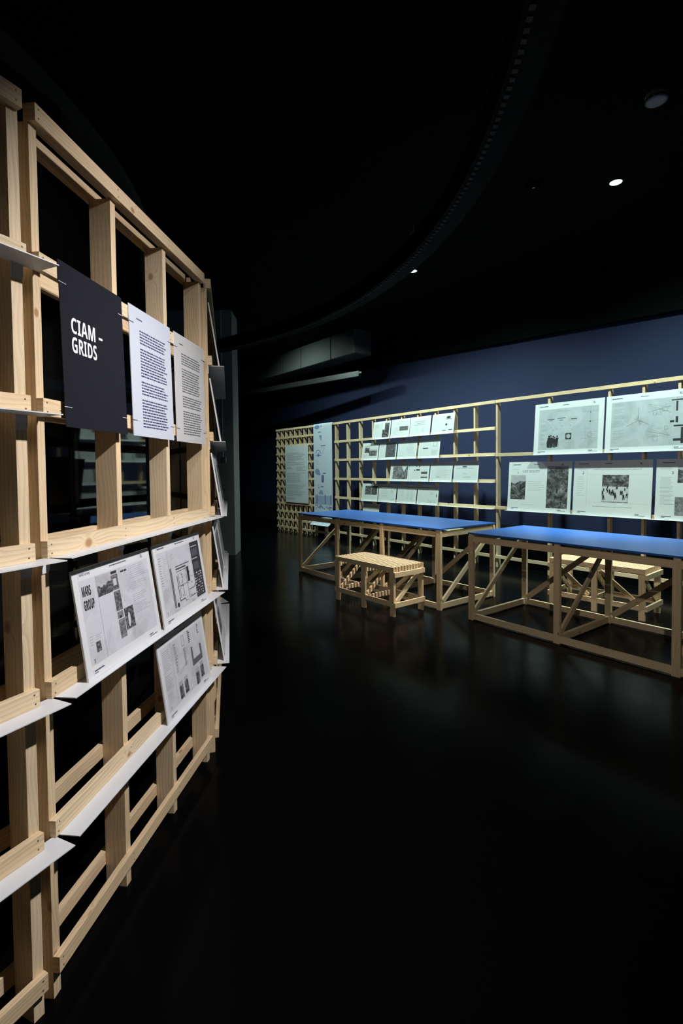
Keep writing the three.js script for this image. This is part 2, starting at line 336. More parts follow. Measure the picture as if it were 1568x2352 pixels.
function nearGrid(label, O, u, shelves, screws) {
  const g = thing('timber_grid', label, 'timber grid', [O.x, 0, O.y], turnOf(u));
  const n = 4, L = PITCH * (n - 1) + PW;
  for (let i = 0; i < n; i++) mesh('post', lumberGeo(2.155 + 0.0, PW, PD, 'y'), wood(), g, [i * PITCH + PW / 2, 2.155 / 2, -PD / 2]);
  LV.forEach((y) => { const topmost = y === LV[6], r = mesh('rail', lumberGeo(L, RAIL, topmost ? 0.032 : RT), wood(), g, [L / 2, y, topmost ? 0.0025 : RT / 2]); if (screws) for (let i = 0; i < n; i++) for (const sy of [-1, 1]) mesh('screw', screwGeo, screwMat, r, [i * PITCH + PW / 2 - L / 2 + rr(-0.003, 0.003), sy * 0.011, topmost ? 0.016 : RT / 2]); });
  LV.forEach((y) => mesh('back_rail', lumberGeo(L, RAIL, RT), wood(), g, [L / 2, y, -PD - RT / 2]));
  for (const k of shelves) {
    const y = LV[k] - RAIL / 2 - 0.00125;
    const s = mesh('shelf', shelfGeo(1.1, 0.076), white, g, [0.5625, y, 0.034]);
    for (let i = 0; i < n; i++) { const t = mesh('bracket', tabGeo, white, s, [i * PITCH + PW / 2 - 0.5625, -0.00125, -0.0335]); }
  }
  return { O, u, n: vec(-u.y, u.x), g };
}
const d2 = vec(0.1083, -0.9941), O2 = vec(-0.7334, -1.2403);
const a1 = 25 * Math.PI / 180, d1 = vec(Math.sin(a1), -Math.cos(a1)), O1e = vec(-0.738, -1.2075), O1 = vec(O1e.x - d1.x * 1.0716, O1e.y - d1.y * 1.0716);
const a3 = -12.3 * Math.PI / 180, d3 = vec(Math.sin(a3), -Math.cos(a3)), O3 = vec(-0.606, -2.361);
const a4 = -30.8 * Math.PI / 180, d4 = vec(Math.sin(a4), -Math.cos(a4)), O4 = vec(-0.846, -3.465);
const G2 = nearGrid('second timber grid from the left, carrying the black title sheet and three slanted boards', O2, d2, [1, 2, 3], true);
const G1 = nearGrid('nearest timber grid, cut by the left edge of the photo', O1, d1, [1, 2, 3, 4, 5], true);
const G3 = nearGrid('third timber grid from the left, seen almost edge on behind the title grid', O3, d3, [1, 2, 3, 4, 5]);
const G4 = nearGrid('fourth timber grid from the left, mostly hidden, only white shelf tips showing', O4, d4, [1, 2, 3, 4]);

// boards on the title grid
function marsBoard() {
  const w = 1260, h = 890, [c, x] = canvas(w, h);
  paperGrain(x, w * 0.05, h * 0.105, w * 0.9, h * 0.785, '#e0dfe3');
  caption(x, w, h, 'MARS Group', 0.22, 'UK');
  text(x, 'MARS', w * 0.072, h * 0.255, h * 0.12, { squeeze: 0.42, heavy: 0.05 }); text(x, 'GROUP', w * 0.072, h * 0.385, h * 0.12, { squeeze: 0.40, heavy: 0.05 });
  x.fillStyle = '#4a474c'; x.fillRect(w * 0.235, h * 0.105, 2.5, h * 0.785);
  photo(x, w * 0.24, h * 0.115, w * 0.175, h * 0.20, { sky: 0.5, blobs: 30 });
  x.fillStyle = '#3a373b'; x.fillRect(w * 0.42, h * 0.118, w * 0.075, h * 0.028);
  photo(x, w * 0.415, h * 0.155, w * 0.085, h * 0.155, { sky: 0, blobs: 22, dark: '#555156' }); x.fillStyle = '#d9d7da'; x.fillRect(w * 0.436, h * 0.195, w * 0.042, h * 0.07);
  photo(x, w * 0.42, h * 0.325, w * 0.083, h * 0.20, { sky: 0, blobs: 36, dark: '#4d494d' });
  photo(x, w * 0.423, h * 0.535, w * 0.075, h * 0.07, { sky: 0, dark: '#807c80', blobs: 10 }); x.fillStyle = '#2b282b'; x.beginPath(); x.arc(w * 0.46, h * 0.6, w * 0.018, Math.PI, 0); x.fill();
  photo(x, w * 0.425, h * 0.615, w * 0.08, h * 0.19, { sky: 0, dark: '#6a666b', blobs: 34 });
  photo(x, w * 0.512, h * 0.53, w * 0.125, h * 0.225, { sky: 0, dark: '#39353a', blobs: 50 }); x.fillStyle = '#e4e2e4'; x.beginPath(); x.ellipse(w * 0.565, h * 0.66, w * 0.016, h * 0.075, 0.1, 0, 7); x.fill();
  x.fillStyle = '#2a272b'; x.fillRect(w * 0.545, h * 0.142, w * 0.04, h * 0.018); x.fillRect(w * 0.592, h * 0.142, w * 0.036, h * 0.018);
  lines(x, w * 0.66, h * 0.13, w * 0.26, 7, h * 0.021, 2.4, '#77747a'); lines(x, w * 0.66, h * 0.31, w * 0.24, 4, h * 0.021, 2.4, '#77747a'); lines(x, w * 0.66, h * 0.44, w * 0.22, 4, h * 0.021, 2.4, '#77747a'); lines(x, w * 0.66, h * 0.545, w * 0.26, 6, h * 0.018, 2.4, '#77747a');
  photo(x, w * 0.13, h * 0.70, w * 0.055, h * 0.095, { sky: 0, blobs: 14, dark: '#4b474c' });
  lines(x, w * 0.075, h * 0.63, w * 0.04, 4, h * 0.025, 2.4, '#555'); lines(x, w * 0.14, h * 0.64, w * 0.07, 3, h * 0.018, 2, '#777');
  text(x, '1', w * 0.085, h * 0.875, h * 0.06, { squeeze: 0.7 });
  return printMat(c);
}
function planBoard() {
  const w = 1260, h = 890, [c, x] = canvas(w, h);
  paperGrain(x, w * 0.05, h * 0.105, w * 0.9, h * 0.785, '#dddce0');
  caption(x, w, h, null, 0.2, 'UK');
  lines(x, w * 0.065, h * 0.17, w * 0.05, 12, h * 0.03, 5, '#4c494e', 0.6); lines(x, w * 0.13, h * 0.15, w * 0.08, 14, h * 0.024, 2.4, '#77747a', 0.6); lines(x, w * 0.07, h * 0.56, w * 0.1, 8, h * 0.022, 2.4, '#77747a');
  x.fillStyle = '#3d3a3f'; x.fillRect(w * 0.235, h * 0.105, 3, h * 0.785); x.fillRect(w * 0.245, h * 0.34, w * 0.014, h * 0.5); x.fillRect(w * 0.265, h * 0.34, w * 0.012, h * 0.5);
  x.strokeStyle = '#77747a'; x.lineWidth = 2; x.beginPath(); x.ellipse(w * 0.33, h * 0.2, w * 0.018, h * 0.035, 0.2, 0, 7); x.stroke();
  x.fillStyle = '#55525a'; for (const [a, b, l, t] of [[0.36, 0.34, 0.3, 0.012], [0.36, 0.37, 0.22, 0.02], [0.36, 0.41, 0.28, 0.008], [0.36, 0.46, 0.012, 0.34], [0.39, 0.44, 0.008, 0.32], [0.46, 0.46, 0.008, 0.3], [0.56, 0.4, 0.008, 0.4], [0.36, 0.78, 0.12, 0.012], [0.58, 0.7, 0.14, 0.01], [0.58, 0.8, 0.14, 0.01], [0.36, 0.6, 0.2, 0.006]]) x.fillRect(w * a, h * b, w * l, h * t);
  x.fillStyle = '#2c292d'; x.fillRect(w * 0.585, h * 0.4, w * 0.045, h * 0.2); for (let i = 0; i < 40; i++) x.fillRect(w * rr(0.4, 0.72), h * rr(0.45, 0.84), w * rr(0.004, 0.014), h * rr(0.006, 0.02));
  x.beginPath(); x.arc(w * 0.315, h * 0.82, w * 0.022, 0, 7); x.fill();
  x.fillStyle = '#39353c'; x.fillRect(w * 0.735, h * 0.105, w * 0.21, h * 0.765);
  x.fillStyle = '#cfced2'; lines(x, w * 0.745, h * 0.16, w * 0.15, 1, 0, h * 0.015, '#cfced2', 0); lines(x, w * 0.745, h * 0.33, w * 0.13, 1, 0, h * 0.015, '#cfced2', 0);
  x.fillStyle = '#5d5962'; x.fillRect(w * 0.755, h * 0.2, w * 0.14, h * 0.1); x.fillRect(w * 0.765, h * 0.39, w * 0.12, h * 0.1);
  for (let r = 0; r < 9; r++) for (let k = 0; k < 4; k++) { x.fillStyle = rnd() < 0.6 ? '#e2e1e5' : '#8b8890'; x.fillRect(w * (0.745 + 0.045 * k + rr(0, 0.008)), h * (0.53 + r * 0.037), w * rr(0.012, 0.03), h * rr(0.012, 0.024)); }
  text(x, '1', w * 0.085, h * 0.875, h * 0.06, { squeeze: 0.7 });
  lines(x, w * 0.25, h * 0.87, w * 0.1, 2, h * 0.018, 3, '#666'); lines(x, w * 0.6, h * 0.855, w * 0.08, 2, h * 0.018, 4, '#444');
  return printMat(c);
}
function sketchBoard() {
  const w = 1260, h = 890, [c, x] = canvas(w, h);
  paperGrain(x, w * 0.05, h * 0.105, w * 0.9, h * 0.785, '#dfdee2');
  caption(x, w, h, null, 0.15, null);
  lines(x, w * 0.065, h * 0.16, w * 0.15, 10, h * 0.026, 3, '#5b585e'); lines(x, w * 0.065, h * 0.46, w * 0.15, 7, h * 0.026, 3, '#5b585e'); lines(x, w * 0.065, h * 0.68, w * 0.12, 6, h * 0.024, 3, '#6b686e');
  x.fillStyle = '#4a474c'; x.fillRect(w * 0.235, h * 0.105, 2.5, h * 0.785);
  x.strokeStyle = '#3a373b'; x.lineWidth = 4;
  for (let i = 0; i < 10; i++) { const y = h * (0.16 + i * 0.038); x.strokeRect(w * (0.29 + rr(0, 0.012)), y, w * rr(0.02, 0.045), h * rr(0.01, 0.024)); }
  x.strokeRect(w * 0.46, h * 0.13, w * 0.05, h * 0.13); for (let i = 0; i < 9; i++) x.strokeRect(w * (0.47 + rr(0, 0.01)), h * (0.3 + i * 0.026), w * rr(0.02, 0.05), h * 0.014);
  for (let i = 0; i < 7; i++) { x.fillStyle = '#3a373b'; x.fillRect(w * (0.6 + rr(0, 0.01)), h * (0.12 + i * 0.025), w * rr(0.02, 0.05), h * 0.014); x.fillRect(w * (0.82 + rr(0, 0.01)), h * (0.12 + i * 0.02), w * rr(0.015, 0.04), h * 0.01); }
  x.lineWidth = 2; x.beginPath(); x.moveTo(w * 0.3, h * 0.56); x.lineTo(w * 0.5, h * 0.5); x.moveTo(w * 0.3, h * 0.59); x.lineTo(w * 0.88, h * 0.36); x.stroke();
  x.fillStyle = '#6b686e'; x.fillRect(w * 0.63, h * 0.36, w * 0.035, h * 0.26); x.fillRect(w * 0.63, h * 0.54, w * 0.24, h * 0.08); x.fillRect(w * 0.83, h * 0.4, w * 0.04, h * 0.2);
  for (const [X, Y] of [[0.29, 0.65], [0.4, 0.64], [0.66, 0.68], [0.78, 0.64]]) { photo(x, w * X, h * Y, w * 0.075, h * 0.22, { sky: 0.25, light: '#cdccd0', dark: '#4b474c', blobs: 26 }); x.fillStyle = '#221f23'; x.fillRect(w * X, h * (Y + 0.18), w * rr(0.02, 0.06), h * 0.035); }
  text(x, '1', w * 0.085, h * 0.875, h * 0.06, { squeeze: 0.7 });
  return printMat(c);
}
board('slanted white board headed MARS GROUP, below the hanging title sheets', null, G2.O, G2.u, G2.n, 0.098, 0.7652, 0.052, 0.148, 0.42, 0.297, marsBoard());
board('slanted board with a site plan and dark right column, beside the MARS GROUP board', null, G2.O, G2.u, G2.n, 0.545, 0.7652, 0.052, 0.148, 0.42, 0.297, planBoard());
board('slanted white board of small sketches, alone on the lower shelf below the site plan board', null, G2.O, G2.u, G2.n, 0.560, 0.4162, 0.050, 0.142, 0.42, 0.297, sketchBoard());

function sheet(label, u0, tb, lean, mat, edge, wire, G = G2, yb = 1.437) {
  const w = 0.297, h = 0.42, p = along(G.O, G.u, u0 + w / 2, G.n, tb);
  const g = thing('text_sheet', label, 'wall sheet', [p.x, yb, p.y], turnOf(G.u));
  g.rotation.x = -lean;
  mesh('panel', box(w, h, 0.0022), edge, g, [0, h / 2, -0.0011]);
  mesh('print', box(w - 0.001, h - 0.001, 0.0003), [edge, edge, edge, edge, mat, edge], g, [0, h / 2, 0.00015]);
  for (const [sx, y] of [[-1, 0.365], [1, 0.365], [-1, 0.05], [1, 0.05]]) mesh('wire_clip', new RoundedBoxGeometry(0.03, 0.0016, 0.0016, 1, 0.0006), wire, g, [sx * (w / 2 - 0.011), y, 0.0011]);
  return g;
}
{
  const navy = new THREE.MeshStandardMaterial({ color: new THREE.Color().setRGB(0.028, 0.028, 0.034), roughness: 0.8 });
  const pale = new THREE.MeshStandardMaterial({ color: new THREE.Color().setRGB(0.7, 0.71, 0.74), roughness: 0.8 });
  const [c, x] = canvas(700, 990, '#202027');
  for (let i = 0; i < 5000; i++) { x.globalAlpha = 0.08; x.fillStyle = rnd() < 0.5 ? '#3a3a44' : '#151519'; x.fillRect(rnd() * 700, rnd() * 990, rr(1, 4), rr(1, 3)); } x.globalAlpha = 1;
  text(x, 'CIAM –', 88, 408, 132, { col: '#f2f2f2', squeeze: 0.78, bold: true }); text(x, 'GRIDS', 88, 526, 132, { col: '#f2f2f2', squeeze: 0.69 });
  sheet('black title sheet reading CIAM – GRIDS in white letters', 0.064, 0.032, 0.026, Object.assign(new THREE.MeshPhysicalMaterial({ map: printMat(c).map, roughness: 0.95, specularIntensity: 0.25 })), navy, white);

  const body = (bg, ink) => {
    const [c2, x2] = canvas(700, 990, bg);
    lines(x2, 110, 80, 90, 1, 0, 10, ink, 0);
    let y = 165;
    for (const n of [5, 10, 5, 10]) { lines(x2, 150, y, 460, n, 23, 10.5, ink, 0.16); y += n * 23 + 25; }
    return printMat(c2);
  };
  const clipDark = new THREE.MeshStandardMaterial({ color: new THREE.Color().setRGB(0.06, 0.06, 0.09), roughness: 0.5 });
  sheet('bluish white text sheet hanging right beside the black title sheet', 0.403, 0.030, 0.022, body('#d3d7e0', '#2d3358'), pale, clipDark);
  sheet('greyish white sheet of grey text, rightmost of the three hanging sheets', 0.736, 0.026, 0.016, body('#cfcdc8', '#50505a'), foam, clipDark);
}
// plain boards on the neighbouring grids
function plainBoard(kind) {
  const w = 620, h = 440, [c, x] = canvas(w, h); caption(x, w, h, null, 0.2, null);
  if (kind === 0) photo(x, w * 0.07, h * 0.13, w * 0.86, h * 0.74, { sky: 0.05, dark: '#5c5b60', blobs: 90 });
  if (kind === 1) { photo(x, w * 0.08, h * 0.14, w * 0.4, h * 0.5, { sky: 0.2, dark: '#4c4b50', blobs: 60 }); lines(x, w * 0.55, h * 0.15, w * 0.35, 14, h * 0.04, 3, '#666'); }
  if (kind === 2) { paperGrain(x, w * 0.05, h * 0.1, w * 0.9, h * 0.8, '#bdbdc2'); lines(x, w * 0.1, h * 0.2, w * 0.8, 18, h * 0.035, 3, '#6a6a70'); }
  return printMat(c);
}
const PLAIN = [plainBoard(0), plainBoard(1), plainBoard(2)];
{
  const lab = ['top', 'second', 'third', 'fourth', 'lowest'];
  [[5, 0, 0.03], [5, 1, 0.5], [4, 2, 0.03], [4, 2, 0.5], [3, 1, 0.03], [3, 0, 0.5], [2, 0, 0.05], [2, 2, 0.55], [1, 1, 0.04]].forEach(([lv, k, u0]) => {
    board((u0 < 0.2 ? 'nearer' : 'farther') + ' edge-on board on the ' + lab[5 - lv] + ' shelf of the third timber grid', 'boards on the third timber grid', G3.O, G3.u, G3.n, u0, LV[lv] - RAIL / 2 + 0.0001, 0.052, 0.148, 0.42, 0.297, PLAIN[k]);
  });
  board('white slanted board cut by the left edge of the photo, on the nearest grid', null, G1.O, G1.u, G1.n, 0.515, LV[3] - RAIL / 2 + 0.0001, 0.052, 0.148, 0.42, 0.297, PLAIN[1]);
}

// ------------------------------------------------------------------ the long grid before the blue wall
const FL = { top: 2.200, r1: 1.850, r2: 1.504, r3: 1.149, r4: 0.796, r5: 0.445, bot: 0.142 };
const FRAIL = 0.042;
function farPost(g, x, h = FL.top - FRAIL / 2) { mesh('post', lumberGeo(h, PW, PD, 'y'), wood(), g, [x + PW / 2, h / 2, -PD / 2]); }
function farRail(g, x0, x1, y, name = 'rail') { mesh(name, lumberGeo(x1 - x0, FRAIL, RT), wood(), g, [(x0 + x1) / 2, y, RT / 2]); }
const B0 = along(P0, UB, -3.66, NB, 0);
const gB = thing('timber_grid', 'long square-celled timber grid with four rows of small boards, before the blue wall', 'timber grid', [B0.x, 0, B0.y], turnOf(UB));
const BS = 0.3655;
for (let i = 0; i < 10; i++) farPost(gB, i * BS);
for (const y of [FL.top, FL.r1, FL.r2, FL.r3, FL.r4, FL.r5, FL.bot]) farRail(gB, 0.0, 3.655, y);
const SHB = [[FL.r1, 1.1, 3.64], [FL.r2, 0.8, 3.64], [FL.r3, 1.1, 3.64], [FL.r4, 0.8, 3.64], [FL.r5, 0.8, 3.64]];
for (const [y, x0, x1] of SHB) mesh('shelf', shelfGeo(x1 - x0, 0.076), white, gB, [(x0 + x1) / 2, y - FRAIL / 2 - 0.00125, 0.034]);
// fine-meshed grid at its left end
const UL = vec(Math.cos(51 * Math.PI / 180), Math.sin(51 * Math.PI / 180)), NL = vec(-UL.y, UL.x);
const gL = thing('timber_grid', 'fine-meshed timber grid at the far left end, holding a tall text sheet', 'timber grid', [B0.x, 0, B0.y], turnOf(UL));
{
  const xs = []; for (let i = 0; i < 9; i++) xs.push(-2.085 + i * 0.1735);
  xs.forEach((x) => farPost(gL, x));
  farPost(gL, -0.36);
  for (let k = 0; k < 12; k++) { const y = FL.top - k * 0.1765; farRail(gL, -2.09, k === 0 ? -0.02 : -0.655, y); }
  farRail(gL, -2.09, -0.02, FL.bot - 0.05);
}
// right part, turned a little more towards the hall, with two big shelves
const UC = vec(Math.cos(51 * Math.PI / 180), Math.sin(51 * Math.PI / 180)), NC = vec(-UC.y, UC.x);
const gC = thing('timber_grid', 'open timber grid at the right carrying two rows of large boards', 'timber grid', [P0.x, 0, P0.y], turnOf(UC));
for (const x of [-0.002, 0.729, 1.435, 1.783, 2.115, 2.47, 2.83, 3.19]) farPost(gC, x);
for (const y of [FL.top, FL.r2 - 0.008, FL.r4, FL.bot]) farRail(gC, 0.0, 3.22, y);
mesh('shelf', shelfGeo(2.66, 0.09), white, gC, [1.885, FL.r2 - 0.008 - FRAIL / 2 - 0.00125, 0.045]);
mesh('shelf', shelfGeo(3.02, 0.09), white, gC, [1.70, FL.r4 - FRAIL / 2 - 0.00125, 0.045]);

// the small boards, sixteen and one
function smallPrint(kind) {
  const w = 512, h = 362, [c, x] = canvas(w, h, '#eef1ef');
  x.fillStyle = '#d9dedc'; x.fillRect(w * 0.04, h * 0.1, w * 0.92, h * 0.8);
  lines(x, w * 0.06, h * 0.04, w * 0.2, 1, 0, 4, '#555', 0); lines(x, w * 0.06, h * 0.935, w * 0.1, 1, 0, 4, '#444', 0); lines(x, w * 0.82, h * 0.04, w * 0.06, 1, 0, 5, '#444', 0);
  const P = (X, Y, a, b, o) => photo(x, w * X, h * Y, w * a, h * b, o);
  const T = (X, Y, a, n, lh = 0.04, th = 2.5, col = '#6f7674') => lines(x, w * X, h * Y, w * a, n, h * lh, th, col);
  const draw = [
    () => { P(0.55, 0.1, 0.38, 0.82, { sky: 0.05, blobs: 60, light: '#a9adab' }); x.fillStyle = '#e6eae8'; x.fillRect(w * 0.55, h * 0.1, w * 0.13, h * 0.38); T(0.08, 0.2, 0.3, 5); },
    () => { P(0.46, 0.4, 0.46, 0.24, { sky: 0, blobs: 40, dark: '#444' }); x.strokeStyle = '#555'; x.lineWidth = 3; x.beginPath(); x.moveTo(w * 0.2, h * 0.8); x.lineTo(w * 0.32, h * 0.45); x.lineTo(w * 0.4, h * 0.7); x.stroke(); T(0.3, 0.25, 0.2, 2); },
    () => { T(0.2, 0.24, 0.72, 1, 0, 6, '#444'); T(0.34, 0.34, 0.5, 1, 0, 6, '#444'); T(0.2, 0.42, 0.7, 1, 0, 6, '#444'); T(0.6, 0.58, 0.15, 6); T(0.33, 0.64, 0.1, 3); },
    () => { x.fillStyle = '#222'; x.beginPath(); x.ellipse(w * 0.74, h * 0.2, w * 0.09, h * 0.06, 0, 0, 7); x.fill(); x.fillRect(w * 0.62, h * 0.27, w * 0.25, h * 0.03); x.fillRect(w * 0.62, h * 0.5, w * 0.08, h * 0.1); x.fillRect(w * 0.5, h * 0.82, w * 0.17, h * 0.03); x.fillRect(w * 0.78, h * 0.8, w * 0.15, h * 0.04); T(0.08, 0.2, 0.12, 4); },
    () => { P(0.16, 0.18, 0.3, 0.4, { sky: 0.3, dark: '#2c2c2c', blobs: 14 }); P(0.46, 0.38, 0.46, 0.38, { sky: 0.2, dark: '#444', blobs: 40 }); T(0.08, 0.7, 0.3, 3); },
    () => { P(0.4, 0.1, 0.55, 0.78, { sky: 0, dark: '#4a4a44', mid: '#5c5c54', light: '#77776c', blobs: 60 }); T(0.08, 0.2, 0.25, 3); },
    () => { T(0.55, 0.15, 0.36, 14, 0.045, 2); T(0.45, 0.4, 0.1, 6); },
    () => { x.strokeStyle = '#444'; x.lineWidth = 4; x.beginPath(); x.moveTo(w * 0.7, h * 0.15); x.lineTo(w * 0.7, h * 0.42); x.lineTo(w * 0.86, h * 0.4); x.lineTo(w * 0.86, h * 0.15); x.stroke(); x.fillStyle = '#3a3a3a'; x.fillRect(w * 0.2, h * 0.47, w * 0.26, h * 0.05); T(0.62, 0.6, 0.3, 7, 0.04, 3); },
    () => { P(0.15, 0.12, 0.8, 0.78, { sky: 0.12, dark: '#5a5650', mid: '#6e6a62', light: '#c4c4ba', blobs: 50 }); x.fillStyle = '#d5dad6'; x.beginPath(); x.moveTo(w * 0.58, h * 0.14); x.lineTo(w * 0.92, h * 0.14); x.lineTo(w * 0.74, h * 0.5); x.fill(); },
    () => { x.fillStyle = '#333'; for (const [a, b, r] of [[0.35, 0.2, 0.5], [0.52, 0.22, -0.6]]) { x.save(); x.translate(w * a, h * b); x.rotate(r); x.fillRect(-24, -7, 48, 14); x.restore(); } x.fillRect(w * 0.26, h * 0.4, w * 0.05, h * 0.05); x.fillRect(w * 0.36, h * 0.36, w * 0.18, h * 0.08); P(0.62, 0.5, 0.3, 0.12, { sky: 0, blobs: 14 }); P(0.62, 0.72, 0.32, 0.1, { sky: 0.3, light: '#d9dedc', blobs: 16 }); },
    () => { T(0.3, 0.3, 0.6, 8, 0.065, 2); x.fillStyle = '#777'; x.fillRect(w * 0.3, h * 0.75, w * 0.16, h * 0.025); },
    () => { x.fillStyle = '#555'; x.fillRect(w * 0.35, h * 0.24, w * 0.18, h * 0.06); T(0.1, 0.32, 0.75, 2); T(0.4, 0.58, 0.16, 2); x.strokeStyle = '#777'; x.lineWidth = 3; x.strokeRect(w * 0.42, h * 0.74, w * 0.26, h * 0.05); },
    () => { P(0.2, 0.12, 0.38, 0.52, { sky: 0, dark: '#3c3c3c', blobs: 40 }); P(0.6, 0.12, 0.36, 0.52, { sky: 0, dark: '#2f2f2f', blobs: 22 }); },
    () => { x.strokeStyle = '#444'; x.lineWidth = 3; for (let i = 0; i < 12; i++) { x.beginPath(); x.arc(w * rr(0.72, 0.92), h * rr(0.2, 0.85), w * rr(0.015, 0.05), rnd() * 6, rnd() * 6); x.stroke(); } T(0.2, 0.35, 0.4, 5, 0.09); },
    () => { T(0.2, 0.35, 0.16, 5, 0.07); T(0.5, 0.25, 0.14, 9, 0.06); T(0.7, 0.3, 0.14, 8, 0.07, 3); },
    () => { x.fillStyle = '#333'; x.beginPath(); x.ellipse(w * 0.93, h * 0.52, w * 0.02, h * 0.09, 0, 0, 7); x.fill(); for (let i = 0; i < 16; i++) { x.globalAlpha = 0.6; x.fillRect(w * rr(0.52, 0.9), h * rr(0.7, 0.88), w * 0.02, h * 0.02); } x.globalAlpha = 1; T(0.6, 0.35, 0.25, 4); },
    () => { T(0.2, 0.6, 0.5, 4); },
  ];
  draw[kind]();
  return printMat(c);
}
{
  const what = ['with a dark tree photo at its right', 'with a pale figure and a dark strip photo', 'of headline text in three lines', 'with black ship-like shapes at its right',
    'with two overlapping landscape photos', 'half filled by a dark brown photo', 'of faint text columns, almost blank', 'with a small caption block and a drawn column',
    'filled by a street photo under a bright sky', 'with scattered dark cutouts and strips', 'of faint spread text, almost blank', 'with a small sketch in its top middle',
    'with two dark photos side by side', 'with looping line drawings at its right', 'of thin text blocks in columns', 'with loose ink spots at its lower right'];
  const row = ['top row', 'second row', 'third row', 'lowest row'], place = ['leftmost', 'second', 'third', 'rightmost'];
  const U0 = [[-2.49, -2.035, -1.59, -1.125], [-2.80, -2.345, -1.88, -1.405], [-2.062, -1.622, -1.165, -0.70], [-2.818, -2.362, -1.896, -1.438]];
  const ys = [FL.r1, FL.r2, FL.r3, FL.r4];
  for (let r = 0; r < 4; r++) for (let k = 0; k < 4; k++)
    board('small board ' + what[r * 4 + k] + ', ' + place[k] + ' in the ' + row[r], 'small boards on the long grid', P0, UB, NB, U0[r][k], ys[r] - FRAIL / 2 + 0.0001, 0.052, 0.148, 0.432, 0.301, smallPrint(r * 4 + k));
  board('small board standing alone below the lowest row, half hidden by the blue tabletop', null, P0, UB, NB, -2.80, FL.r5 - FRAIL / 2 + 0.0001, 0.052, 0.148, 0.432, 0.301, smallPrint(16));
}
